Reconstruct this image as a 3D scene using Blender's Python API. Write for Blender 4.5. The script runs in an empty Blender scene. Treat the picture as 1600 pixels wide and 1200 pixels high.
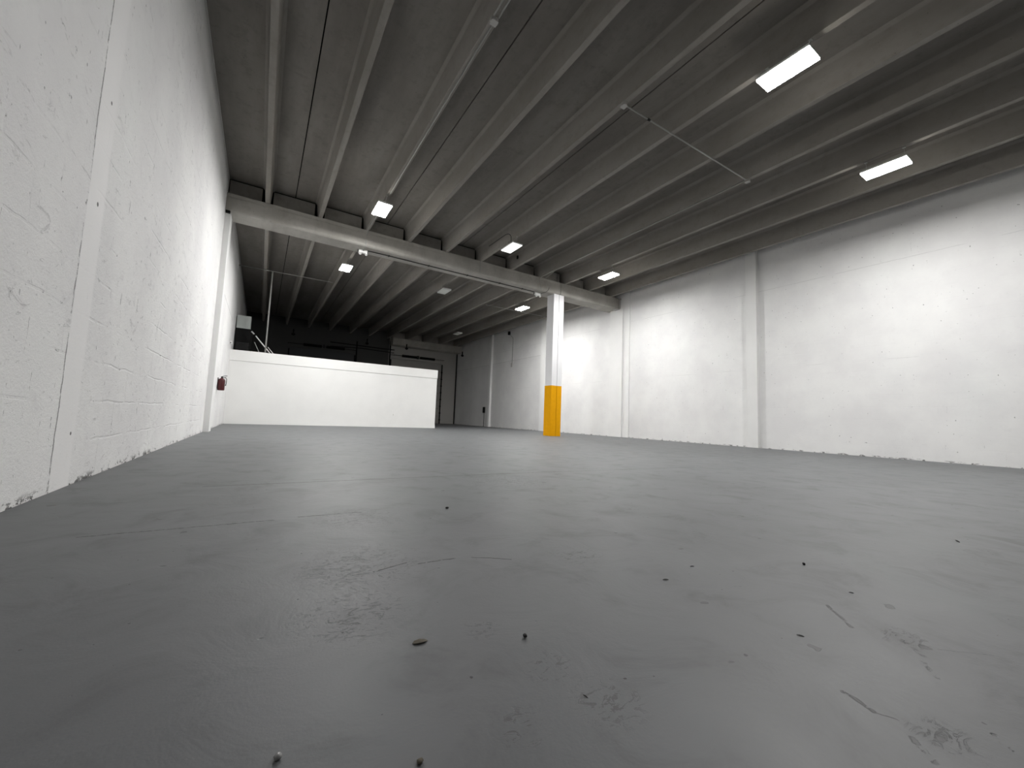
import bpy, bmesh, math, random
from mathutils import Vector, Matrix
random.seed(7)
SC = bpy.context.scene
COL = SC.collection

# ------------------------------------------------------------------ camera
cam_d = bpy.data.cameras.new('camera')
cam_d.sensor_width = 36.0
cam_d.lens = 623.32 / 1600 * 36
cam_d.clip_start = 0.02
cam_d.clip_end = 200
cam = bpy.data.objects.new('camera', cam_d)
COL.objects.link(cam)
yaw, pit, rol = math.radians(32.068), math.radians(4.951), math.radians(2.208)
fw = Vector((math.sin(yaw) * math.cos(pit), math.cos(yaw) * math.cos(pit), math.sin(pit)))
r0 = Vector((math.cos(yaw), -math.sin(yaw), 0))
u0 = r0.cross(fw)
rt = r0 * math.cos(rol) + u0 * math.sin(rol)
up = rt.cross(fw)
m = Matrix((rt, up, -fw)).transposed().to_4x4()
m.translation = (0, 0, 0.5782)
cam.matrix_world = m
SC.camera = cam

# ------------------------------------------------------------------ world, exposure, lamp power
w = bpy.data.worlds.new('world')
SC.world = w
w.use_nodes = True
w.node_tree.nodes['Background'].inputs[0].default_value = (0, 0, 0, 1)
w.node_tree.nodes['Background'].inputs[1].default_value = 0
SC.view_settings.view_transform = 'Standard'
SC.view_settings.look = 'None'
SC.view_settings.gamma = 1.0
SC.view_settings.use_curve_mapping = False
SC.view_settings.exposure = 0.0
LAMP = 430.0          # radiance of a burning diffuser
SIDE = 60.0           # radiance of its rim
SC.cycles.max_bounces = 8
SC.cycles.diffuse_bounces = 5
SC.cycles.sample_clamp_indirect = 6.0

# ------------------------------------------------------------------ measures (metres)
XL, XR = -1.081, 12.42
YF, YE = -7.0, 27.82
ZS, ZB, ZC = 5.77, 5.293, 6.25          # rib bottom / beam bottom / slab underside
YB0, YB1 = 11.573, 12.168               # middle beam
RIB = [-0.293 + 1.2192 * k for k in range(11)]
YP, ZP, XP = 17.624, 2.693, 6.897       # office enclosure

# ------------------------------------------------------------------ node helper
class NT:
    def __init__(s, name):
        s.m = bpy.data.materials.new(name); s.m.use_nodes = True
        s.t = s.m.node_tree; s.b = s.t.nodes['Principled BSDF']
        s.pos = s.t.nodes.new('ShaderNodeNewGeometry').outputs['Position']
    def n(s, typ, **kw):
        nd = s.t.nodes.new(typ)
        for k, v in kw.items(): setattr(nd, k, v)
        return nd
    def put(s, sock, v):
        if isinstance(v, bpy.types.NodeSocket): s.t.links.new(v, sock)
        elif isinstance(v, (tuple, list)) and len(v) == 3 and sock.type == 'RGBA': sock.default_value = (*v, 1)
        else: sock.default_value = v
    def math(s, op, a, b=0.0, c=0.0, clamp=False):
        nd = s.n('ShaderNodeMath', operation=op, use_clamp=clamp)
        s.put(nd.inputs[0], a); s.put(nd.inputs[1], b); s.put(nd.inputs[2], c)
        return nd.outputs[0]
    def vm(s, op, a, b=(0, 0, 0), out=0, scale=None):
        nd = s.n('ShaderNodeVectorMath', operation=op)
        s.put(nd.inputs[0], a); s.put(nd.inputs[1], b)
        if scale is not None: s.put(nd.inputs['Scale'], scale)
        return nd.outputs[out]
    def ramp(s, v, a, b, lo=0.0, hi=1.0, smooth=True):
        nd = s.n('ShaderNodeMapRange'); nd.clamp = True
        if smooth: nd.interpolation_type = 'SMOOTHSTEP'
        s.put(nd.inputs[0], v); s.put(nd.inputs[1], a); s.put(nd.inputs[2], b)
        s.put(nd.inputs[3], lo); s.put(nd.inputs[4], hi)
        return nd.outputs[0]
    def noise(s, scale, detail=3, rough=0.5, vec=None, dist=0.0):
        nd = s.n('ShaderNodeTexNoise')
        s.put(nd.inputs['Vector'], s.pos if vec is None else vec)
        nd.inputs['Scale'].default_value = scale; nd.inputs['Detail'].default_value = detail
        nd.inputs['Roughness'].default_value = rough; nd.inputs['Distortion'].default_value = dist
        return nd.outputs[0]
    def scaled(s, v): return s.vm('MULTIPLY', s.pos, v)
    def xyz(s):
        nd = s.n('ShaderNodeSeparateXYZ'); s.put(nd.inputs[0], s.pos); return nd.outputs
    def mix(s, f, a, b):
        nd = s.n('ShaderNodeMix', data_type='RGBA')
        s.put(nd.inputs[0], f); s.put(nd.inputs[6], a); s.put(nd.inputs[7], b)
        return nd.outputs[2]
    def bump(s, h, strength, dist):
        nd = s.n('ShaderNodeBump'); nd.inputs['Strength'].default_value = strength
        nd.inputs['Distance'].default_value = dist; s.put(nd.inputs['Height'], h)
        s.put(s.b.inputs['Normal'], nd.outputs[0])
    def done(s, col, rough, metal=0.0, spec=0.5):
        s.put(s.b.inputs['Base Color'], col); s.put(s.b.inputs['Roughness'], rough)
        s.b.inputs['Metallic'].default_value = metal
        s.b.inputs['Specular IOR Level'].default_value = spec
        return s.m
    def seg(s, p, a, b):            # distance of p (flat) to the floor segment a-b
        A = Vector((a[0], a[1], 0)); B = Vector((b[0], b[1], 0)); D = B - A
        q = s.vm('SUBTRACT', p, tuple(A))
        t = s.math('MULTIPLY', s.vm('DOT_PRODUCT', q, tuple(D), out=1), 1 / D.length_squared, clamp=True)
        return s.vm('LENGTH', s.vm('SUBTRACT', q, s.vm('SCALE', tuple(D), scale=t)), out=1)

def plain(name, col, rough=0.6, metal=0.0, spec=0.5, var=0.06, scale=9.0):
    n = NT(name)
    f = n.noise(scale, 4, 0.6)
    c2 = tuple(max(0, c * (1 - var * 2)) for c in col)
    c3 = tuple(min(1, c * (1 + var)) for c in col)
    return n.done(n.mix(f, c2, c3), rough, metal, spec)

# -------- floor: grey painted concrete
def mat_floor():
    n = NT('grey_floor_paint')
    x, y, z = n.xyz()
    big = n.noise(0.7, 4, 0.6)
    mid = n.noise(3.5, 5, 0.65, dist=0.6)
    fine = n.noise(170, 2, 0.5)
    base = n.mix(n.ramp(big, 0.3, 0.7), (0.102, 0.106, 0.110), (0.136, 0.141, 0.146))
    base = n.mix(n.ramp(mid, 0.5, 0.75, 0, 0.5), base, (0.060, 0.061, 0.061))
    # trowel flakes, gathered in worn patches
    warp = n.vm('ADD', n.pos, n.vm('SCALE', n.vm('SUBTRACT', n.n('ShaderNodeTexNoise').outputs[1], (0.5, 0.5, 0.5)), scale=0.0))
    wn = n.n('ShaderNodeTexNoise'); n.put(wn.inputs['Vector'], n.pos); wn.inputs['Scale'].default_value = 9.0; wn.inputs['Detail'].default_value = 4
    warp = n.vm('ADD', n.pos, n.vm('SCALE', n.vm('SUBTRACT', wn.outputs[1], (0.5, 0.5, 0.5)), scale=0.035))
    warp = n.vm('MULTIPLY', warp, (1, 1, 0))
    patch = None
    for cx, cy, r in [(0.40, 1.62, 0.34), (0.50, 2.35, 0.30), (0.66, 0.63, 0.10), (1.20, 1.35, 0.16), (0.46, 0.66, 0.07),
                      (1.16, 0.24, 0.07), (0.56, 1.0, 0.07), (1.60, 0.40, 0.09), (2.0, 3.2, 0.5), (0.28, 1.25, 0.22), (0.62, 0.78, 0.08)]:
        d = n.vm('LENGTH', n.vm('SUBTRACT', warp, (cx, cy, 0)), out=1)
        g = n.ramp(d, r * 0.25, r, 1, 0)
        patch = g if patch is None else n.math('MAXIMUM', patch, g)
    flake = n.ramp(n.noise(26, 6, 0.7, vec=n.vm('MULTIPLY', n.pos, (0.8, 1.4, 1)), dist=1.6), 0.53, 0.60)
    flake = n.math('MULTIPLY', flake, patch)
    base = n.mix(n.math('MULTIPLY', flake, 0.55), base, (0.04, 0.04, 0.04))
    # cracks and scuffs
    wn2 = n.n('ShaderNodeTexNoise'); n.put(wn2.inputs['Vector'], n.pos); wn2.inputs['Scale'].default_value = 22.0; wn2.inputs['Detail'].default_value = 3
    wp = n.vm('MULTIPLY', n.vm('ADD', n.pos, n.vm('SCALE', n.vm('SUBTRACT', wn2.outputs[1], (0.5, 0.5, 0.5)), scale=0.02)), (1, 1, 0))
    marks = [  # a, b, half width, darkness, brokenness
        ((-0.62, 2.47), (0.10, 2.47), 0.010, 0.85, 0.46), ((-0.62, 2.47), (0.10, 2.47), 0.005, 0.6, 0.30), ((0.22, 2.49), (0.52, 2.48), 0.011, 0.85, 0.45),
        ((0.40, 1.54), (0.53, 1.575), 0.0055, 0.95, 0.36), ((0.57, 1.545), (0.72, 1.54), 0.0055, 0.95, 0.38), ((0.79, 1.52), (0.92, 1.43), 0.0055, 0.95, 0.38),
        ((-0.3, 3.68), (2.3, 3.62), 0.012, 0.85, 0.33), ((2.3, 3.62), (5.2, 3.42), 0.014, 0.75, 0.42),
        ((1.645, 0.60), (1.535, 0.50), 0.006, 0.8, 0.42), ((1.15, 0.395), (1.13, 0.335), 0.006, 0.9, 0.38), ((1.13, 0.335), (1.14, 0.30), 0.002, 0.7, 0.45),
        ((1.58, 0.40), (1.52, 0.345), 0.008, 0.5, 0.48), ((1.60, 0.335), (1.70, 0.25), 0.0012, 0.7, 0.3),
        ((1.48, 0.335), (1.42, 0.30), 0.007, 0.45, 0.48), ((1.10, 0.27), (1.06, 0.235), 0.008, 0.45, 0.48), ((1.26, 0.19), (1.23, 0.17), 0.006, 0.6, 0.45),
        ((2.6, 1.45), (2.95, 1.40), 0.006, 0.5, 0.5), ((2.0, 1.9), (2.3, 1.85), 0.006, 0.45, 0.5)]
    brk = n.noise(38, 4, 0.65)
    tot = None
    for a, b, wd, dk, th in marks:
        d = n.seg(wp, a, b)
        g = n.math('MULTIPLY', n.ramp(d, wd * 0.35, wd, dk, 0), n.ramp(brk, th, th + 0.06))
        tot = g if tot is None else n.math('MAXIMUM', tot, g)
    spots = n.ramp(n.noise(7.5, 2, 0.4, vec=n.vm('MULTIPLY', n.pos, (1.2, 1.7, 1))), 0.735, 0.76)
    specks = n.ramp(n.noise(46, 1, 0.3), 0.80, 0.82)
    tot = n.math('MAXIMUM', tot, n.math('MULTIPLY', spots, 0.5))
    tot = n.math('MAXIMUM', tot, n.math('MULTIPLY', specks, 0.8))
    base = n.mix(tot, base, (0.012, 0.012, 0.012))
    rough = n.ramp(n.math('ADD', n.math('MULTIPLY', big, 0.6), n.math('MULTIPLY', mid, 0.4)), 0.3, 0.7, 0.49, 0.60)
    h = n.math('ADD', n.math('MULTIPLY', fine, 0.12), n.math('ADD', n.math('MULTIPLY', mid, 1.6), n.math('MULTIPLY', flake, -0.5)))
    h = n.math('ADD', h, n.math('MULTIPLY', tot, -1.0))
    n.bump(h, 0.35, 0.006)
    return n.done(base, rough, 0, 0.5)

# -------- painted block walls
def mat_wall(left):
    n = NT('white_painted_block_left' if left else 'white_painted_block_right')
    x, y, z = n.xyz()
    cv = n.n('ShaderNodeCombineXYZ'); n.put(cv.inputs[0], y); n.put(cv.inputs[1], z)
    wn = n.n('ShaderNodeTexNoise'); n.put(wn.inputs['Vector'], n.pos); wn.inputs['Scale'].default_value = 3.0; wn.inputs['Detail'].default_value = 5
    wv = n.vm('ADD', cv.outputs[0], n.vm('SCALE', n.vm('SUBTRACT', wn.outputs[1], (0.5, 0.5, 0.5)), scale=0.05))
    def brick(wd, ht, mortar):
        b = n.n('ShaderNodeTexBrick'); n.put(b.inputs['Vector'], wv)
        b.inputs['Scale'].default_value = 1; b.inputs['Mortar Size'].default_value = mortar; b.inputs['Mortar Smooth'].default_value = 0.6
        b.inputs['Brick Width'].default_value = wd; b.inputs['Row Height'].default_value = ht
        return b.outputs['Fac']
    joint = brick(0.60, 0.295, 0.012)
    keep = n.ramp(n.noise(1.3, 4, 0.65), 0.45, 0.66)
    big = n.noise(0.8, 5, 0.6)
    mid = n.noise(5, 6, 0.7)
    pores = n.noise(60, 5, 0.75)
    base = n.mix(n.ramp(big, 0.3, 0.7), (0.74, 0.735, 0.735), (0.82, 0.82, 0.81))
    base = n.mix(n.ramp(mid, 0.55, 0.8, 0, 0.55 if left else 0.22), base, (0.60, 0.59, 0.60))
    jv = n.math('MULTIPLY', joint, keep)
    base = n.mix(n.math('MULTIPLY', jv, 0.05 if left else 0.02), base, (0.32, 0.31, 0.31))
    # chips where paint has gone from the joints
    chipn = n.ramp(n.noise(9, 6, 0.75, dist=0.4), 0.61, 0.66)
    chip = n.math('MULTIPLY', n.math('MULTIPLY', joint, chipn), 0.6 if left else 0.25)
    # dents along the slab level and short upright nicks
    nick = n.ramp(n.noise(16, 3, 0.6, vec=n.scaled((1, 1, 0.28))), 0.72, 0.76)
    chip = n.math('MAXIMUM', chip, n.math('MULTIPLY', nick, 0.55 if left else 0.22))
    hole = n.ramp(n.noise(23, 1, 0.2), 0.80, 0.82)
    chip = n.math('MAXIMUM', chip, n.math('MULTIPLY', hole, 0.6))
    if left:   # scraped strokes and hairline cracks in the old paint
        st = n.ramp(n.noise(7, 6, 0.8, vec=n.scaled((1, 0.55, 1.3)), dist=1.2), 0.60, 0.66)
        chip = n.math('MAXIMUM', chip, n.math('MULTIPLY', st, 0.20))
        nick2 = n.ramp(n.noise(30, 3, 0.6, vec=n.scaled((1, 0.9, 0.22))), 0.70, 0.74)
        chip = n.math('MAXIMUM', chip, n.math('MULTIPLY', nick2, 0.4))
    # broken paint along the floor line
    basen = n.noise(7, 5, 0.75, vec=n.scaled((1, 0.9, 1.6)))
    edge = n.math('MULTIPLY', n.ramp(z, 0.006, 0.06 if left else 0.05, 1, 0), n.ramp(basen, 0.54, 0.57))
    chip = n.math('MAXIMUM', chip, n.math('MULTIPLY', edge, 0.9))
    h = n.math('ADD', n.math('MULTIPLY', pores, 0.42 if left else 0.12), n.math('MULTIPLY', mid, 0.9 if left else 0.22))
    h = n.math('ADD', h, n.math('MULTIPLY', jv, -0.38 if left else -0.10))
    def zline(zz, wd, amt, thr, y0=-99, y1=99):
        wz = n.math('ADD', z, n.math('MULTIPLY', n.math('SUBTRACT', mid, 0.5), 0.03))
        d = n.math('ABSOLUTE', n.math('SUBTRACT', wz, zz))
        g = n.math('MULTIPLY', n.ramp(d, wd * 0.3, wd, amt, 0), n.ramp(big, thr, thr + 0.1))
        if y0 > -90 or y1 < 90:
            g = n.math('MULTIPLY', g, n.math('MULTIPLY', n.math('GREATER_THAN', y, y0), n.math('LESS_THAN', y, y1)))
        return g
    if left:
        lines = [zline(6.13, 0.012, 0.5, 0.2), zline(3.70, 0.010, 0.6, 0.1, 12.9, 17.3)]
        dy = n.math('ABSOLUTE', n.math('SUBTRACT', n.math('ADD', y, n.math('MULTIPLY', n.math('SUBTRACT', mid, 0.5), 0.05)), 3.68))
        lines.append(n.math('MULTIPLY', n.ramp(dy, 0.003, 0.010, 0.75, 0), n.ramp(n.noise(2.2, 5, 0.8), 0.40, 0.50)))
        tie = n.math('MULTIPLY', n.ramp(y, 3.69, 3.71), n.ramp(y, 3.98, 4.02, 1, 0))
        base = n.mix(n.math('MULTIPLY', tie, 0.75), base, (0.80, 0.795, 0.79))
        h = n.math('MULTIPLY', h, n.math('SUBTRACT', 1.0, n.math('MULTIPLY', tie, 0.8)))
        h = n.math('ADD', h, n.math('MULTIPLY', tie, 0.35))
        chip = n.math('MULTIPLY', chip, n.math('SUBTRACT', 1.0, n.math('MULTIPLY', tie, 0.9)))
        for hy, hz, hr in [(3.88, 2.74, 0.016), (3.87, 1.97, 0.018), (3.93, 0.36, 0.014)]:
            d = n.vm('LENGTH', n.vm('SUBTRACT', n.pos, (XL, hy, hz)), out=1)
            lines.append(n.ramp(d, hr * 0.6, hr, 0.95, 0))
    else:
        lines = [zline(4.66, 0.010, 0.20, 0.42), zline(2.32, 0.009, 0.16, 0.47), zline(4.0, 0.02, 0.22, 0.3, 16.9, 28)]
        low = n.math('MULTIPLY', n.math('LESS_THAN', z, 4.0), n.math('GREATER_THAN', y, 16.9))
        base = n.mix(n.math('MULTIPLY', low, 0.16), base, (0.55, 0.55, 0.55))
        smear = n.ramp(n.noise(3.4, 6, 0.75, vec=n.scaled((1, 1, 1.6)), dist=1.0), 0.60, 0.75)
        base = n.mix(n.math('MULTIPLY', smear, 0.22), base, (0.52, 0.52, 0.52))
        rust = n.math('MULTIPLY', n.math('MULTIPLY', n.ramp(y, 10.95, 11.05), n.ramp(y, 11.3, 11.4, 1, 0)), n.ramp(z, 1.2, 0.1, 0.3, 1))
        rust = n.math('MULTIPLY', rust, n.math('LESS_THAN', z, 3.2))
        base = n.mix(n.math('MULTIPLY', rust, 0.35), base, (0.52, 0.46, 0.40))
    for l in lines:
        chip = n.math('MAXIMUM', chip, l)
    base = n.mix(chip, base, (0.09, 0.088, 0.085))
    h = n.math('ADD', h, n.math('MULTIPLY', chip, -0.8))
    n.bump(h, 0.85 if left else 0.6, 0.014)
    return n.done(base, 0.72, 0, 0.3)

def mat_white(name, col=(0.80, 0.80, 0.785), rough=0.55, grain=0.25):
    n = NT(name)
    a = n.noise(1.1, 4, 0.6); f = n.noise(60, 3, 0.6)
    base = n.mix(n.ramp(a, 0.3, 0.7), tuple(c * 0.955 for c in col), col)
    n.bump(f, grain, 0.002)
    return n.done(base, rough, 0, 0.4)

def mat_concrete(name, dark, light, stain=0.4):
    n = NT(name)
    a = n.noise(0.9, 5, 0.65, vec=n.scaled((1.6, 0.35, 1)))
    b = n.noise(6, 5, 0.7)
    c = n.noise(55, 3, 0.6)
    base = n.mix(n.ramp(a, 0.3, 0.72), dark, light)
    base = n.mix(n.ramp(b, 0.48, 0.75, 0, stain), base, tuple(v * 0.68 for v in dark))
    pit = n.ramp(n.noise(30, 2, 0.4), 0.75, 0.79)
    base = n.mix(n.math('MULTIPLY', pit, 0.5), base, (0.05, 0.05, 0.045))
    n.bump(n.math('ADD', n.math('MULTIPLY', b, 0.6), n.math('MULTIPLY', c, 0.15)), 0.35, 0.01)
    return n.done(base, 0.85, 0, 0.25)

def mat_emit(name, col, strength):
    mt = bpy.data.materials.new(name); mt.use_nodes = True
    t = mt.node_tree; t.nodes.remove(t.nodes['Principled BSDF'])
    e = t.nodes.new('ShaderNodeEmission'); e.inputs[0].default_value = (*col, 1); e.inputs[1].default_value = strength
    t.links.new(e.outputs[0], t.nodes['Material Output'].inputs[0])
    return mt

M = dict(
    floor=mat_floor(), wl=mat_wall(True), wr=mat_wall(False),
    office=mat_white('white_drywall'), pil=mat_white('white_pilaster_paint', (0.80, 0.80, 0.79), 0.7, 0.6),
    colw=mat_white('white_column_paint', (0.84, 0.84, 0.85), 0.55, 0.15),
    coly=plain('yellow_column_paint', (0.86, 0.40, 0.0), 0.7, spec=0.15, var=0.05),
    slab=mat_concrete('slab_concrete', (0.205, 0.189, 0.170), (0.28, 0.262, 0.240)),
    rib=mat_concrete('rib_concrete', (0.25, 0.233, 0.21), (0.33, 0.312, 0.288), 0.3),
    beam=mat_concrete('beam_concrete', (0.37, 0.355, 0.32), (0.47, 0.455, 0.42), 0.3),
    infill=mat_concrete('infill_concrete', (0.25, 0.24, 0.22), (0.33, 0.315, 0.29)),
    dark=plain('dark_metal', (0.03, 0.03, 0.03), 0.6, spec=.25), black=plain('black_metal', (0.010, 0.010, 0.010), 0.8, spec=.12),
    conduit=plain('galvanised_conduit', (0.42, 0.42, 0.40), 0.45, 0.3), darkc=plain('joint_and_gap_black', (0.008, 0.008, 0.007), 0.95, spec=.05),
    box=plain('grey_box_metal', (0.50, 0.49, 0.47), 0.5, 0.2),
    white=plain('white_plastic', (0.82, 0.82, 0.80), 0.4, var=0.02), grey=plain('grey_sheet_metal', (0.42, 0.45, 0.43), 0.5),
    red=plain('red_enamel', (0.06, 0.002, 0.004), 0.35), rubber=plain('black_rubber', (0.015, 0.015, 0.015), 0.6),
    endd=mat_white('shaded_end_wall', (0.07, 0.07, 0.068), 0.9, 0.4), doord=plain('shaded_door_panel', (0.05, 0.052, 0.055), 0.7), door=plain('grey_door_panel', (0.34, 0.33, 0.31), 0.6), endw=mat_white('end_wall_paint', (0.40, 0.39, 0.37), 0.7, 0.4),  # endd and doord: darker copies with the far-end shade in their colour
    lamp=mat_emit('lit_diffuser', (1.0, 0.99, 0.975), LAMP), lampside=mat_emit('lit_rim', (1.0, 0.97, 0.90), SIDE), lamplow=mat_emit('lit_diffuser_weaker', (1.0, 0.99, 0.975), LAMP * .70),
    lampdim=mat_emit('dimly_lit_diffuser', (1.0, 1.0, 0.97), 1.6), offd=plain('unlit_diffuser', (0.86, 0.88, 0.84), 0.4, var=0.01),
    leaf=plain('dry_leaf', (0.10, 0.085, 0.06), 0.8, var=0.3, scale=60), debris=plain('dark_debris', (0.02, 0.02, 0.02), 0.8),
    bead=plain('glassy_pebble', (0.25, 0.25, 0.25), 0.15),
)

# ------------------------------------------------------------------ mesh helpers
def bx(bm, x0, x1, y0, y1, z0, z1):
    vs = [bm.verts.new((x, y, z)) for x in (x0, x1) for y in (y0, y1) for z in (z0, z1)]
    for f in ((0, 1, 3, 2), (4, 6, 7, 5), (0, 4, 5, 1), (2, 3, 7, 6), (0, 2, 6, 4), (1, 5, 7, 3)):
        bm.faces.new([vs[i] for i in f])
def prism_y(bm, prof, y0, y1):          # profile in (x, z), extruded along y
    a = [bm.verts.new((x, y0, z)) for x, z in prof]; b = [bm.verts.new((x, y1, z)) for x, z in prof]
    k = len(prof)
    bm.faces.new(a); bm.faces.new(b[::-1])
    for i in range(k): bm.faces.new((a[i], b[i], b[(i + 1) % k], a[(i + 1) % k]))
def prism_x(bm, prof, x0, x1):          # profile in (y, z), extruded along x
    a = [bm.verts.new((x0, y, z)) for y, z in prof]; b = [bm.verts.new((x1, y, z)) for y, z in prof]
    k = len(prof)
    bm.faces.new(a); bm.faces.new(b[::-1])
    for i in range(k): bm.faces.new((a[i], b[i], b[(i + 1) % k], a[(i + 1) % k]))
def prism_z(bm, prof, z0, z1):
    a = [bm.verts.new((x, y, z0)) for x, y in prof]; b = [bm.verts.new((x, y, z1)) for x, y in prof]
    k = len(prof)
    bm.faces.new(a); bm.faces.new(b[::-1])
    for i in range(k): bm.faces.new((a[i], b[i], b[(i + 1) % k], a[(i + 1) % k]))
def tube(bm, pts, r, seg=10):
    pts = [Vector(p) for p in pts]; rings = []
    prev = None
    for i, p in enumerate(pts):
        if i == 0: d = pts[1] - p
        elif i == len(pts) - 1: d = p - pts[i - 1]
        else: d = (pts[i + 1] - p).normalized() + (p - pts[i - 1]).normalized()
        d.normalize()
        if prev is None:
            a = Vector((0, 0, 1)) if abs(d.z) < 0.9 else Vector((1, 0, 0))
            nrm = d.cross(a).normalized()
        else:
            nrm = (prev - d * prev.dot(d)).normalized()
        prev = nrm; bn = d.cross(nrm)
        rr = r[i] if isinstance(r, (list, tuple)) else r
        rings.append([bm.verts.new(p + (nrm * math.cos(2 * math.pi * k / seg) + bn * math.sin(2 * math.pi * k / seg)) * rr) for k in range(seg)])
    for a, b in zip(rings, rings[1:]):
        for k in range(seg): bm.faces.new((a[k], a[(k + 1) % seg], b[(k + 1) % seg], b[k]))
    bm.faces.new(rings[0][::-1]); bm.faces.new(rings[-1])
def arc(p0, p1, p2, k=6):               # rounded corner through p1
    p0, p1, p2 = Vector(p0), Vector(p1), Vector(p2)
    return [(1 - t) ** 2 * p0 + 2 * t * (1 - t) * p1 + t * t * p2 for t in [i / k for i in range(k + 1)]]
def obj(name, bm, mat, parent=None, bevel=0.0, smooth=False):
    bmesh.ops.recalc_face_normals(bm, faces=bm.faces)
    me = bpy.data.meshes.new(name); bm.to_mesh(me); bm.free()
    o = bpy.data.objects.new(name, me); COL.objects.link(o)
    for mm in (mat if isinstance(mat, (list, tuple)) else [mat]): me.materials.append(mm)
    if smooth:
        for p in me.polygons: p.use_smooth = True
    if bevel:
        b = o.modifiers.new('bevel', 'BEVEL'); b.width = bevel; b.segments = 2; b.limit_method = 'ANGLE'
    if parent:
        o.parent = parent; o.matrix_parent_inverse = parent.matrix_world.inverted() if False else Matrix.Translation(-Vector(parent.location))
    return o
def tag(o, label, cat, group=None):
    o['label'] = label; o['category'] = cat
    if group: o['group'] = group
    return o
def thing(name, label, cat, loc, group=None):
    o = bpy.data.objects.new(name, None); o.empty_display_size = 0.1; COL.objects.link(o); o.location = loc
    return tag(o, label, cat, group)
def struct(name, bm, mat, parent=None, **kw):
    o = obj(name, bm, mat, parent, **kw)
    if parent is None: o['kind'] = 'structure'
    return o
def box_obj(name, b, mat, parent=None, bevel=0.0):
    bm = bmesh.new(); bx(bm, *b); return obj(name, bm, mat, parent, bevel)

# ------------------------------------------------------------------ room shell
bm = bmesh.new(); bx(bm, XL - .2, XR + .2, YF - .2, YE + .2, -.2, 0); struct('floor', bm, M['floor'])
bm = bmesh.new(); bx(bm, XL - .2, XL, YF - .2, YE + .2, 0, ZC + .2); wl = struct('wall_left', bm, M['wl'])
bm = bmesh.new(); bx(bm, XR, XR + .2, YF - .2, YE + .2, 0, ZC + .2); wr = struct('wall_right', bm, M['wr'])
bm = bmesh.new(); bx(bm, XL, XR, YF - .2, YF, 0, ZC + .2); struct('wall_front', bm, M['endw'])
# far wall with two overhead door openings
D1 = (7.40, 11.20, 4.45); D2 = (1.20, 5.03, 4.45)
bm = bmesh.new()
bx(bm, 7.25, D1[0], YE, YE + .2, 0, ZC + .2); bx(bm, D1[1], XR, YE, YE + .2, 0, ZC + .2)
bx(bm, D1[0], D1[1], YE, YE + .2, 4.45, ZC + .2)
struct('wall_back', bm, M['endw'])
bm = bmesh.new()          # stretch behind the enclosure, its deep shade put into the wall colour
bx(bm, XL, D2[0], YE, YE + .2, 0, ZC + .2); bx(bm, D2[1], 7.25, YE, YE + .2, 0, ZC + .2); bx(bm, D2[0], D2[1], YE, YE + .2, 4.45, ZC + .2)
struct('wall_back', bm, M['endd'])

# ceiling slab in strips with open joints between the double tees; the joint filler is recessed
joints = [RIB[k] + 0.05 + 0.6096 for k in range(0, 10, 2)]
bm = bmesh.new()
edges = [XL] + joints + [XR]
for y0, y1 in ((YF, 11.87), (11.87, YE)):
    for a, b in zip(edges, edges[1:]):
        bx(bm, a + (0.010 if a != XL else 0), b - (0.010 if b != XR else 0), y0 + .005, y1 - .005, ZC, ZC + .2)
bx(bm, XL, XR, YF, YE, ZC + .2, ZC + .3)
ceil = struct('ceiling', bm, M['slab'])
bm = bmesh.new()
for j in joints: bx(bm, j - .0098, j + .0098, YF, YE, ZC + .04, ZC + .195)
obj('joint_filler', bm, M['darkc'], ceil)
def rib_bm(x, y0, y1):
    b = bmesh.new()
    prism_y(b, [(x, ZS), (x + .10, ZS), (x + .137, ZC - .05), (x + .19, ZC + .01), (x - .09, ZC + .01), (x - .037, ZC - .05)], y0, y1)
    return b
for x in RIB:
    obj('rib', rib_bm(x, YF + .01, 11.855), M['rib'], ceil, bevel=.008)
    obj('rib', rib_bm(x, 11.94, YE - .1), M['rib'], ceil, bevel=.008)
xs = [XL - .035] + RIB
for k in range(len(RIB)):
    a = XL + .02 if k == 0 else RIB[k - 1] + .165
    b = RIB[k] - .085
    for yy in (11.80, 27.30):
        if yy > 20 and k < 7: continue
        if k == 8 and yy < 12:   # this one is split over the beam joint
            m_ = 9.265
            for aa, bb in ((a, m_ - .012), (m_ + .012, b)):
                obj('infill_panel', (lambda q: (bx(q, aa, bb, yy, yy + .05, ZS, ZC - .05), q)[1])(bmesh.new()), M['infill'], ceil)
        else:
            q = bmesh.new(); bx(q, a, b, yy, yy + .05, ZS, ZC - .05); obj('infill_panel', q, M['infill'], ceil)
q = bmesh.new(); bx(q, RIB[10] + .165, XR, 11.80, 11.85, ZS, ZC - .05); obj('infill_panel', q, M['infill'], ceil)

q = bmesh.new(); bx(q, XL, XR, 11.86, 11.93, ZS + .002, ZC); obj('joint_backing', q, M['darkc'], ceil)  # black sheet added behind the panels to paint the open gaps dark
# pilasters belong to the walls
def pil(par, b): return box_obj('pilaster', b, M['pil'], par, .006)
pil(wr, (XR - .10, XR + .01, 11.30, 11.98, 0, ZB))
pil(wr, (XR - .13, XR + .01, 6.05, 6.36, 0, ZC))
pil(wr, (XR - .15, XR + .01, 16.42, 16.85, 0, ZC))
pil(wr, (XR - .13, XR + .01, 22.25, 22.50, 0, ZC))
pil(wr, (XR - .03, XR + .01, 10.98, 11.30, 0, ZC))
pil(wl, (XL - .01, -.965, 11.60, 12.05, 0, ZB))
pil(wl, (XL - .01, XL + .03, 12.05, 12.55, 0, ZC))

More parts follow.
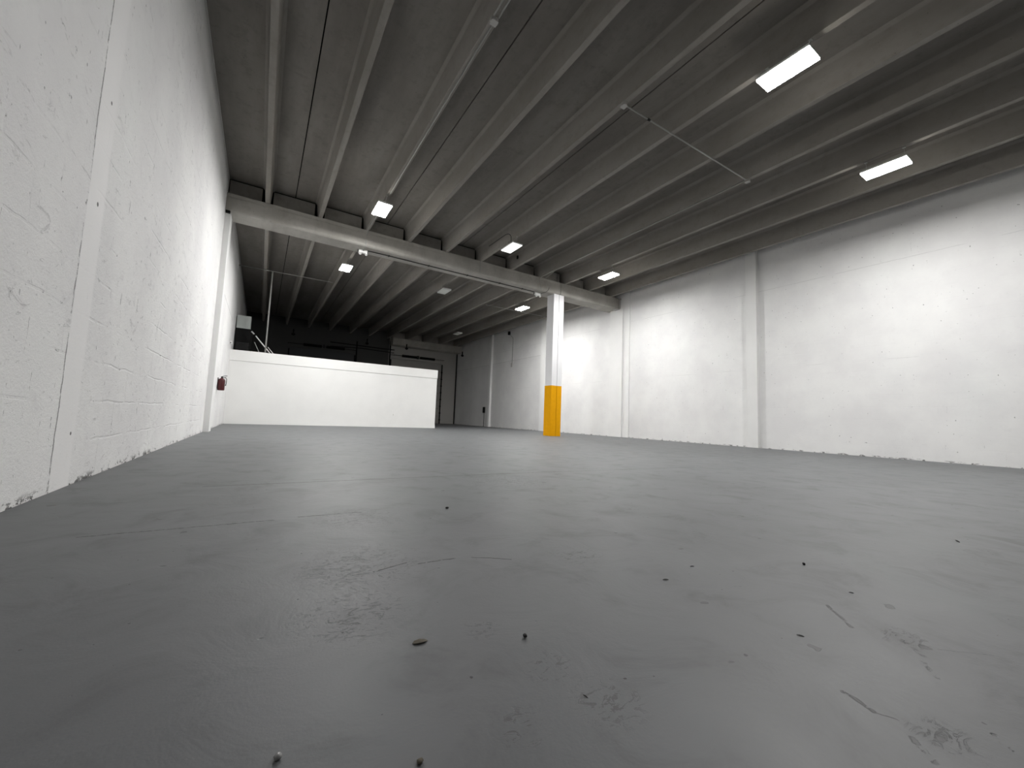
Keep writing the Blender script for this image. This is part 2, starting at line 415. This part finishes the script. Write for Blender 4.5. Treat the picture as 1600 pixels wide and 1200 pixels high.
# ------------------------------------------------------------------ beams
def beam_bm(x0, x1, y0=YB0, y1=YB1):
    b = bmesh.new()
    prism_x(b, [(y0 + .05, ZB), (y1 - .02, ZB), (y1, ZB + .02), (y1, ZS), (y0 + .012, ZS), (y0 + .012, ZS - .10), (y0, ZS - .108), (y0, ZB + .07), (y0 + .012, ZB + .03)], x0, x1)
    return b
tag(obj('concrete_beam', beam_bm(XL, 9.252), M['beam']), 'long grey concrete beam crossing mid ceiling from the left wall to the column', 'beam')
tag(obj('concrete_beam', beam_bm(9.276, XR), M['beam']), 'short grey concrete beam running from the column to the right wall', 'beam')
tag(obj('concrete_beam', beam_bm(7.30, XR, 27.1, YE), M['beam']), 'dim concrete beam along the top of the far wall above the overhead door', 'beam')

# ------------------------------------------------------------------ column
t = thing('column', 'square white column with yellow painted base under the concrete beam', 'column', (9.195, 11.78, 0))
def col_prof(g, e=0):
    x0, x1, y0, y1 = 8.959 - e, 9.432 + e, YB0 - e, 11.985 + e
    return [(x0, y0), (9.195, y0), (9.195, y0 + g), (9.211, y0 + g), (9.211, y0), (x1, y0), (x1, y1), (x0, y1)]
b = bmesh.new(); prism_z(b, col_prof(.03), 1.849, ZB); obj('shaft', b, M['colw'], t)
b = bmesh.new(); prism_z(b, col_prof(.03, .002), 0, 1.849); o = obj('yellow_base', b, M['coly'], t); o['label'] = 'yellow painted lower part'
b = bmesh.new(); bx(b, 9.1955, 9.2105, YB0 + .018, YB0 + .028, .01, ZB - .005); obj('seam', b, M['darkc'], t)

# ------------------------------------------------------------------ office enclosure
YO = 24.0
t = thing('office_enclosure', 'low white drywall enclosure with flat top standing against the left wall', 'enclosure', (2.9, YP, 0))
b = bmesh.new(); bx(b, XL + .002, XP, YP, YP + .12, 0, 2.30); obj('front_wall', b, M['office'], t)
b = bmesh.new(); bx(b, XL + .002, XP + .012, YP - .018, YP + .13, 2.305, ZP); obj('top_band', b, M['office'], t)
b = bmesh.new(); bx(b, XL + .002, XP + .01, YP - .02, YP + .0, 0, .10); bx(b, XL + .002, XP + .006, YP - .011, YP, .10, .19); obj('baseboard', b, M['office'], t)
b = bmesh.new(); bx(b, XP - .12, XP, YP + .12, YO, 0, ZP - .08); obj('side_wall', b, M['office'], t)
b = bmesh.new(); bx(b, XL + .002, XP - .12, YO - .12, YO, 0, 2.5); obj('rear_wall', b, M['office'], t)
b = bmesh.new(); bx(b, XL + .002, XP - .121, YP + .131, YO - .121, 2.55, ZP - .003); obj('roof', b, M['dark'], t)
t = thing('wall_outlet', 'small white outlet plate low on the white enclosure wall', 'outlet', (4.962, YP, .547))
box_obj('cover_plate', (4.925, 4.999, YP - .006, YP, .487, .607), M['white'], t, .002)
for dz in (-.022, .022):
    box_obj('socket', (4.947, 4.977, YP - .008, YP - .005, .547 + dz - .013, .547 + dz + .013), M['box'], t)
t = thing('wall_outlet', 'tiny white outlet plate near the right end of the white enclosure', 'outlet', (6.45, YP, .52))
box_obj('cover_plate', (6.42, 6.48, YP - .005, YP, .47, .57), M['white'], t, .002)

# ------------------------------------------------------------------ rooftop equipment
t = thing('air_handler', 'black air handler cabinet with grey top box on the white enclosure', 'air conditioner', (-.80, 19.3, 2.6))
box_obj('cabinet', (-1.06, -.515, 19.0, 19.6, 2.77, 3.745), M['black'], t, .01)
box_obj('plenum', (-1.045, -.58, 19.02, 19.5, 3.745, 4.26), M['grey'], t, .006)
box_obj('stand', (-1.04, -.40, 18.98, 19.62, ZP, 2.77), M['dark'], t)
b = bmesh.new()
for k in range(7): bx(b, -1.0, -.58, 18.99, 19.005, 2.85 + k * .05, 2.872 + k * .05)
obj('grille', b, M['dark'], t)
def pipe(name, pts, r, mat, label, cat='pipe', group=None):
    b = bmesh.new(); tube(b, pts, r); return tag(obj(name, b, mat, smooth=True), label, cat, group)
t = thing('angled_pipe', 'long bright white pipe slanting from the air handler down to the enclosure top', 'pipe', (0.0, 18.6, 2.6))
b = bmesh.new(); tube(b, [(-.365, 18.6, 3.44), (.24, 18.6, 2.715)], .022); obj('pipe', b, M['white'], t, smooth=True)
b = bmesh.new(); tube(b, [(-.52, 18.6, 3.60), (-.42, 18.6, 3.50)], .026); obj('end_piece', b, M['white'], t, smooth=True)
b = bmesh.new(); tube(b, [(-.43, 18.6, 3.51), (-.36, 18.6, 3.435)], .016); obj('coupling', b, M['dark'], t, smooth=True)
pipe('angled_pipe', [(-.39, 18.7, 3.20), (-.16, 18.7, 2.708)], .012, M['grey'], 'thin grey angled pipe nearest the air handler cabinet')
pipe('angled_pipe', [(.07, 18.7, 3.06), (.37, 18.7, 2.708)], .014, M['white'], 'short white angled pipe just right of the vertical pole')
pipe('vertical_pole', [(.0, 17.80, ZP), (.0, 17.80, 5.80)] + arc((0, 17.80, 5.80), (0, 17.80, 5.86), (0, 17.7, 5.86)) [1:] + [(0, 17.34, 5.745)], .028, M['conduit'],
     'thin vertical grey pole rising from the enclosure top to the ceiling', 'pole')

# ------------------------------------------------------------------ fixtures
LW, LL = .33, .66
def make_light(x, y, z=5.53, kind='lit', label='', rot=0):
    t = thing('led_light_fixture', label, 'ceiling light', (x, y, z), 'rectangular panel lights under the ceiling ribs')
    box_obj('housing', (x - LW / 2, x + LW / 2, y - LL / 2, y + LL / 2, z, z + .035), M['white'], t, .004)
    box_obj('driver_box', (x - .06, x + .06, y - .14, y + .14, z + .035, z + .085), M['box'], t, .004)
    b = bmesh.new()
    w_, l_ = LW / 2 - .006, LL / 2 - .006
    bx(b, x - w_, x + w_, y - l_, y + l_, z - .022, z)
    b.normal_update()
    d = obj('diffuser', b, [M['lamp'] if x < 9.5 or y > 12 else M['lamplow'], M['lampside']] if kind == 'lit' else (M['lampdim'] if kind == 'dim' else M['offd']), t)
    if kind == 'lit':
        for p in d.data.polygons: p.material_index = 0 if abs(p.normal.z) > .9 else 1
    for s in (-1, 1):
        yy = y + s * (LL / 2 - .06)
        b = bmesh.new(); xr = min(RIB, key=lambda q: abs(q + .05 - x)) + .05; xr = max(xr - .025, min(xr + .025, x))
        tube(b, [(x, yy, z + .034), (xr, yy, ZS - .01)], .004, 6)
        bx(b, xr - .02, xr + .02, yy - .02, yy + .02, ZS - .012, ZS - .001); obj('hanger', b, M['conduit'], t)
    return t
make_light(5.79, 2.40, label='largest lit panel light at upper right, nearest to the camera')
make_light(9.57, 2.37, label='lit panel light at far right, close to the right wall')
make_light(5.82, 9.60, kind='dim', label='crisp white dimly lit panel light just before the middle of the beam')
make_light(9.66, 9.50, label='glowing panel light before the beam, above and right of the column')
make_light(2.13, 9.68, label='glowing panel light before the beam at left, above the emergency light')
make_light(2.12, 14.45, label='glowing panel light beyond the beam, above the white enclosure')
make_light(5.84, 14.68, kind='off', label='unlit grey panel light beyond the middle of the beam')
make_light(9.60, 14.70, label='glowing panel light beyond the beam, just left of the column')
make_light(9.67, 21.80, kind='off', label='smallest unlit panel light deep in the dark far end')

def jbox(x, y, label, z=ZS):
    t = thing('junction_box', label, 'junction box', (x, y, z))
    b = bmesh.new(); prism_z(b, [(x + .055 * math.cos(a), y + .055 * math.sin(a)) for a in [math.pi / 8 + k * math.pi / 4 for k in range(8)]], z - .05, z)
    obj('box', b, M['box'], t, .003)
    box_obj('cover', (x - .045, x + .045, y - .045, y + .045, z - .056, z - .05), M['box'], t, .002)
jbox(2.19, 4.28, 'grey junction box on the rib at top centre where two conduits meet')
jbox(4.634, 4.285, 'grey junction box at the left end of the conduit crossing the ribs')
jbox(8.29, 4.22, 'grey junction box at the right end of the conduit crossing the ribs')
R = .011
zc = ZS - .013
pipe('conduit', [(2.20, 4.34, zc), (2.20, 9.35, zc)], R, M['conduit'], 'straight conduit under the third rib leading to the left glowing light', 'conduit')
pipe('conduit', [(2.155, 4.22, zc), (2.155, -3, zc)], R, M['conduit'], 'left one of two parallel conduits leaving the picture at top centre', 'conduit')
pipe('conduit', [(2.225, 4.22, zc), (2.225, -3, zc)], R, M['conduit'], 'right one of two parallel conduits leaving the picture at top centre', 'conduit')
t = thing('conduit', 'thin conduit crossing under the ribs between two junction boxes at upper right', 'conduit', (6.4, 4.25, zc))
b = bmesh.new(); tube(b, [(4.69, 4.285, zc), (8.235, 4.225, zc)], .012); obj('tube', b, M['conduit'], t, smooth=True)
b = bmesh.new(); tube(b, [(5.20, 4.276, zc), (5.26, 4.275, zc)], .019); obj('coupling', b, M['dark'], t, smooth=True)
pipe('conduit', [(8.27, 4.28, zc), (8.27, 11.30, zc)] + [tuple(p) for p in arc((8.27, 11.38, zc), (8.27, 11.54, zc), (8.29, 11.555, zc - .1))] + [(8.34, 11.558, ZB + .02)], .010, M['conduit'],
     'thin conduit under the eighth rib running back toward the column', 'conduit')
pipe('conduit', [(2.20, 10.02, 5.60)] + [tuple(p) for p in arc((2.20, 10.06, 5.62), (2.20, 10.10, zc), (2.20, 10.35, zc))] + [(2.19, 11.2, zc)] + [tuple(p) for p in arc((2.19, 11.40, zc), (2.18, 11.555, zc), (2.18, 11.555, zc - .14))] + [(2.17, 11.555, ZB + .01)] + [tuple(p) for p in arc((2.17, 11.555, ZB - .0), (2.17, 11.56, ZB - .03), (2.17, 11.86, ZB - .03))][1:], R, M['conduit'],
     'curved conduit dropping down the beam face from the left glowing light', 'conduit')
t = thing('conduit', 'long dark conduit running along the underside of the concrete beam', 'conduit', (5.2, 11.86, ZB - .012))
b = bmesh.new(); tube(b, [(2.30, 11.85, ZB - .013), (8.22, 11.85, ZB - .013)], .012); obj('tube', b, M['dark'], t, smooth=True)
for x in (2.9, 4.15, 5.5, 6.75, 7.7):
    b = bmesh.new(); bx(b, x - .015, x + .015, 11.81, 11.89, ZB - .028, ZB - .0005); obj('strap', b, M['dark'], t)
pipe('conduit', [(5.825, 11.562, ZS - .005), (5.825, 11.562, ZB + .05)] , .008, M['conduit'], 'short thin vertical conduit on the middle of the beam face', 'conduit')
pipe('conduit', [(5.765, 10.9, 6.02), (5.764, 10.3, 6.02)] + [tuple(p) for p in arc((5.772, 9.95, 6.02), (5.772, 9.68, 6.02), (5.79, 9.60, 5.85))] + [(5.80, 9.60, 5.625)], .009, M['dark'],
     'dark looped cable feeding the crisp white panel light', 'cable')
pipe('conduit', [(XL + .02, 17.32, zc), (2.1, 17.2, zc)], .012, M['conduit'], 'faint conduit crossing the dark ribs above the white enclosure', 'conduit')
pipe('conduit', [(8.41, 15.96, zc), (11.85, 15.94, zc)], .010, M['conduit'], 'faint conduit crossing the ribs beyond the beam near the column', 'conduit')
t = thing('vertical_pipe', 'short pale pipe against the right wall at the beam end', 'pipe', (XR - .04, 11.50, 5.2))
b = bmesh.new(); tube(b, [(XR - .035, 11.50, 5.76), (XR - .035, 11.50, 5.12)], .022); obj('pipe', b, M['box'], t, smooth=True)
box_obj('bracket', (XR - .12, XR - .001, 11.46, 11.54, 5.70, 5.745), M['box'], t)
tag(box_obj('bearing_plate', (XR - .26, XR - .10, 11.45, 11.70, ZB - .03, ZB), M['box'], bevel=.003), 'small grey bearing plate where beam meets right wall pilaster', 'plate')
tag(box_obj('bearing_plate', (-1.07, -.98, 11.53, 11.60, ZB - .035, ZB + .02), M['black'], bevel=.003), 'small black plate where beam meets left wall', 'plate')
# tiny black cable stub beside the seventh rib
tag(box_obj('rib_fitting', (6.955, 6.985, 11.05, 11.12, 5.97, 6.08), M['black'], bevel=.004), 'tiny black fitting on the rib side right of crisp panel light', 'fitting')
pipe('conduit', [(8.50, 11.52, 5.775), (8.62, 11.25, 5.93), (8.80, 10.80, 6.245)], .012, M['conduit'], 'short slanting conduit above beam just left of column', 'conduit')

def emergency(x, label, flip):
    y, z = 11.90, 5.215
    t = thing('emergency_light', label, 'emergency light', (x, y, z), 'emergency lights under the concrete beam')
    box_obj('housing', (x - .12, x + .12, y - .045, y + .045, z - .02, ZB), M['white'], t, .008)
    box_obj('back_plate', (x - .14, x + .14, y + .03, y + .055, z + .0, ZB), M['dark'], t, .004)
    for s in (-1, 1):
        b = bmesh.new(); c = Vector((x + s * .075, y - .055, z - .045)); d = Vector((s * .35, -.6, -.7)).normalized()
        tube(b, [c - d * .03, c - d * .005, c + d * .03, c + d * .038], [.022, .034, .042, .036], 14)
        hd = obj('lamp_head', b, M['white'], t, smooth=False)
        b = bmesh.new(); tube(b, [c - d * .02, (x + s * .06, y - .02, z - .012)], .010, 8); obj('swivel', b, M['box'], hd)
emergency(2.17, 'white twin head emergency light under the beam at left', 1)
emergency(8.42, 'white twin head emergency light under the beam beside the column', -1)
pipe('conduit', [(8.52, 11.80, 5.262), (8.60, 11.60, 5.285), (8.66, 11.555, 5.36), (8.70, 11.553, 5.46)], .007, M['dark'], 'short dark cable from the right emergency light onto the beam', 'cable')

# ------------------------------------------------------------------ left wall fire extinguisher and sensor
t = thing('fire_extinguisher', 'dark red fire extinguisher hanging on the left wall beside the enclosure', 'fire extinguisher', (-.99, 14.0, 1.06))
cx, cy = -.985, 14.0
def lathe(bm, prof, cx, cy, seg=20):
    rings = [[bm.verts.new((cx + r * math.cos(2 * math.pi * k / seg), cy + r * math.sin(2 * math.pi * k / seg), z)) for k in range(seg)] for r, z in prof]
    for a, b in zip(rings, rings[1:]):
        for k in range(seg): bm.faces.new((a[k], a[(k + 1) % seg], b[(k + 1) % seg], b[k]))
    bm.faces.new(rings[0][::-1]); bm.faces.new(rings[-1])
b = bmesh.new(); lathe(b, [(.07, 1.14), (.082, 1.15), (.085, 1.17), (.085, 1.46), (.078, 1.50), (.055, 1.53), (.025, 1.545), (.022, 1.56)], cx, cy); obj('cylinder', b, M['red'], t, smooth=True)
b = bmesh.new(); lathe(b, [(.02, 1.55), (.024, 1.56), (.024, 1.60), (.012, 1.61)], cx, cy, 12); obj('valve', b, M['dark'], t)
b = bmesh.new(); tube(b, [(cx - .01, cy, 1.60), (cx + .07, cy, 1.63), (cx + .12, cy, 1.64)], .008, 8); tube(b, [(cx, cy, 1.575), (cx + .10, cy, 1.585)], .007, 8); obj('handle', b, M['black'], t)
b = bmesh.new(); tube(b, [(cx + .02, cy - .01, 1.57), (cx + .085, cy - .03, 1.57), (cx + .115, cy - .03, 1.52), (cx + .11, cy - .03, 1.36), (cx + .10, cy - .03, 1.30)], [.009, .009, .009, .010, .014], 8); obj('hose', b, M['rubber'], t, smooth=True)
b = bmesh.new(); bx(b, cx - .095, cx - .075, cy - .02, cy + .02, 1.2, 1.56); obj('wall_bracket', b, M['dark'], t)
for ch in t.children:
    for v in ch.data.vertices: v.co.z = 1.06 + (v.co.z - 1.14) * .85
t = thing('wall_sensor', 'small pale sensor box on the left wall above the white enclosure', 'sensor', (XL, 17.0, 2.86))
box_obj('housing', (XL, XL + .07, 16.95, 17.05, 2.80, 2.90), M['white'], t, .006)
box_obj('lens', (XL + .02, XL + .05, 16.94, 16.952, 2.83, 2.87), M['dark'], t)

# ------------------------------------------------------------------ right wall conduit and dark box
t = thing('wall_conduit', 'bent conduit dropping down the dim right wall with a small box', 'conduit', (XR, 19.9, 3.7))
x = XR - .02
b = bmesh.new(); tube(b, [(x, 20.25, 5.62), (x, 19.93, 5.40)] + [tuple(p) for p in arc((x, 19.93, 5.40), (x, 19.87, 5.35), (x, 19.87, 5.27))][1:] + [(x, 19.87, 3.85)], .018); obj('tube', b, M['conduit'], t, smooth=True)
box_obj('head', (XR - .12, XR - .001, 20.20, 20.33, 5.60, 5.80), M['black'], t, .01)
box_obj('outlet_box', (XR - .06, XR - .001, 19.79, 19.95, 3.62, 3.85), M['box'], t, .005)
b = bmesh.new(); tube(b, [(x, 19.87, 4.80), (x, 19.87, 4.72)], .026); obj('coupling', b, M['box'], t, smooth=True)
t = thing('switch_box', 'small dark box low on the right wall in the far dark end', 'switch box', (XR, 23.1, .9))
box_obj('box', (XR - .08, XR - .001, 23.0, 23.2, .88, 1.26), M['black'], t, .006)
b = bmesh.new(); tube(b, [(XR - .02, 23.1, .88), (XR - .02, 23.1, .0)], .014); obj('conduit', b, M['dark'], t, smooth=True)

# ------------------------------------------------------------------ far overhead doors
def overhead(name, x0, x1, zt, ytr):
    b = bmesh.new()
    k = 0; z = 0.0
    while z < zt:
        bx(b, x0, x1, YE + .03, YE + .075, z + .004, min(z + .55, zt)); z += .556
    d = struct(name, b, M['doord'] if name == 'door_2' else M['door'])  # second door gets the darker copy, shade painted into its panels
    for s, x in ((0, x0), (1, x1)):
        sx = 1 if s else -1
        b = bmesh.new()
        bx(b, x - .03, x + .03, YE - .10, YE - .03, 0, zt - .1)
        for j in range(8): bx(b, x - .05 if s else x - .09, x + .09 if s else x + .05, YE - .03, YE - .001, .25 + j * .5, .31 + j * .5)
        pts = [(x, YE - .07, zt - .12)] + [tuple(p) for p in arc((x, YE - .07, zt - .12), (x, YE - .07, zt + .2), (x, YE - .45, zt + .2))] + [(x, ytr, zt + .21)]
        tube(b, pts, .05, 8)
        obj('track', b, M['black'], d)
        b = bmesh.new(); bx(b, x - .03, x + .03, ytr - .03, ytr + .03, zt + .13, zt + .48); bx(b, x - .09, x + .09, ytr - .02, ytr + .02, zt + .16, zt + .26); obj('track_hanger', b, M['black'], d)
    b = bmesh.new(); tube(b, [(x0 - .1, YE - .16, zt + .22), (x1 + .1, YE - .16, zt + .22)], .015); obj('torsion_shaft', b, M['black'], d)
    mid = (x0 + x1) / 2
    for a, c in ((mid - 1.15, mid - .12), (mid + .15, mid + 1.25)):
        b = bmesh.new(); kk = int((c - a) / .05)
        tube(b, [(a + (c - a) * i / kk, YE - .16, zt + .22) for i in range(kk + 1)], [.080 + (.012 if i % 2 else 0) for i in range(kk + 1)], 12); obj('torsion_spring', b, M['black'], d)
    b = bmesh.new(); bx(b, mid - .06, mid + .06, YE - .22, YE - .001, zt + .12, zt + .34); obj('spring_anchor', b, M['dark'], d)
    return d
d1 = overhead('door_1', D1[0], D1[1], 4.45, 24.3)
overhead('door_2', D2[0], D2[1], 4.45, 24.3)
for xx, lab in ((7.32, 'tall dark vertical pipe on the far wall left of the overhead door'), (5.12, 'tall dark vertical pipe on the far wall above the enclosure')):
    pipe('wall_pipe', [(xx, YE - .05, 0), (xx, YE - .05, ZB + .3 if xx > 7 else ZB)], .045, M['black'], lab)
pipe('wall_pipe', [(XR - .06, YE - .06, 0), (XR - .06, YE - .06, 5.29)], .04, M['black'], 'tall dark vertical pipe in the far right corner of the room')
pipe('wall_pipe', [(3.4, 27.0, 4.92), (7.4, 27.0, 4.90)], .03, M['black'], 'upper dark horizontal pipe across the far wall')
pipe('wall_pipe', [(3.4, 27.05, 4.66), (5.3, 27.05, 4.76), (7.4, 27.05, 4.70)], .022, M['black'], 'lower sagging dark pipe across the far wall')

# ------------------------------------------------------------------ floor debris
b = bmesh.new()
prof = [(-.020, 0), (-.013, .007), (0, .0095), (.012, .006), (.020, 0), (.012, -.007), (0, -.0095), (-.013, -.007)]
cv = b.verts.new((0, 0, .0045)); ring = [b.verts.new((x, y, .0012 + .003 * abs(y) / .01)) for x, y in prof]
for i in range(8): b.faces.new((cv, ring[i], ring[(i + 1) % 8]))
lf = obj('dry_leaf', b, M['leaf']); lf.location = (.392, 1.02, 0); lf.rotation_euler = (0, 0, math.radians(-5))
s = lf.modifiers.new('s', 'SOLIDIFY'); s.thickness = .0012; s.offset = 0
tag(lf, 'small dry leaf lying on the grey floor left of centre foreground', 'leaf')
def lump(name, x, y, r, mat, label, sq=.6, cat='debris', seed=0):
    random.seed(seed)
    b = bmesh.new(); bmesh.ops.create_icosphere(b, subdivisions=2, radius=r)
    for v in b.verts:
        v.co *= random.uniform(.82, 1.15); v.co.z *= sq
    zm = min(v.co.z for v in b.verts)
    for v in b.verts: v.co.z -= zm
    o = obj(name, b, mat, smooth=True); o.location = (x, y, 0)
    return tag(o, label, cat)
lump('pebble', .070, .80, .0065, M['bead'], 'shiny grey pebble at the bottom edge left of centre', .7, 'pebble', 1)
lump('debris_lump', .642, .912, .0062, M['debris'], 'black crumb on the floor right of the dry leaf', .8, seed=2)
lump('debris_lump', 2.03, .82, .006, M['debris'], 'tiny black crumb on the right half of the floor', .9, seed=3)
lump('debris_lump', .272, .678, .006, M['leaf'], 'brownish crumb at the bottom edge, right of the shiny pebble', .5, seed=4)
lump('debris_lump', 1.04, 2.37, .010, M['debris'], 'tiny dark crumb on the floor below the centre', .6, seed=5)
def twig(x, y, ln, ang, label, r=.0014):
    b = bmesh.new(); tube(b, [(-ln / 2, 0, r), (-ln * .1, ln * .03, r * 1.5), (ln * .2, ln * .02, r * 1.3), (ln / 2, -ln * .02, r)], [r * .6, r, r, r * .5], 6)
    o = obj('twig', b, M['debris']); o.location = (x, y, 0); o.rotation_euler = (0, 0, math.radians(ang))
    tag(o, label, 'twig')
twig(1.33, .99, .022, -25, 'short dark twig near floor centre, left one of two lying close together', .0018)
twig(1.553, 1.03, .018, -20, 'short dark twig near floor centre, right and rear one of two lying close together')
twig(1.335, .552, .018, -62, 'dark slanting twig on the floor just left of the narrow looped scuff mark', .0014)
twig(.628, .662, .012, -80, 'tiny dark twig in the centre foreground beside a worn flaky floor patch', .0010)
twig(3.29, .59, .045, 30, 'dark curved twig at the far right of the floor', .003)
twig(1.85, .60, .014, -60, 'short dark twig right of the scuff mark on the right floor', .0014)
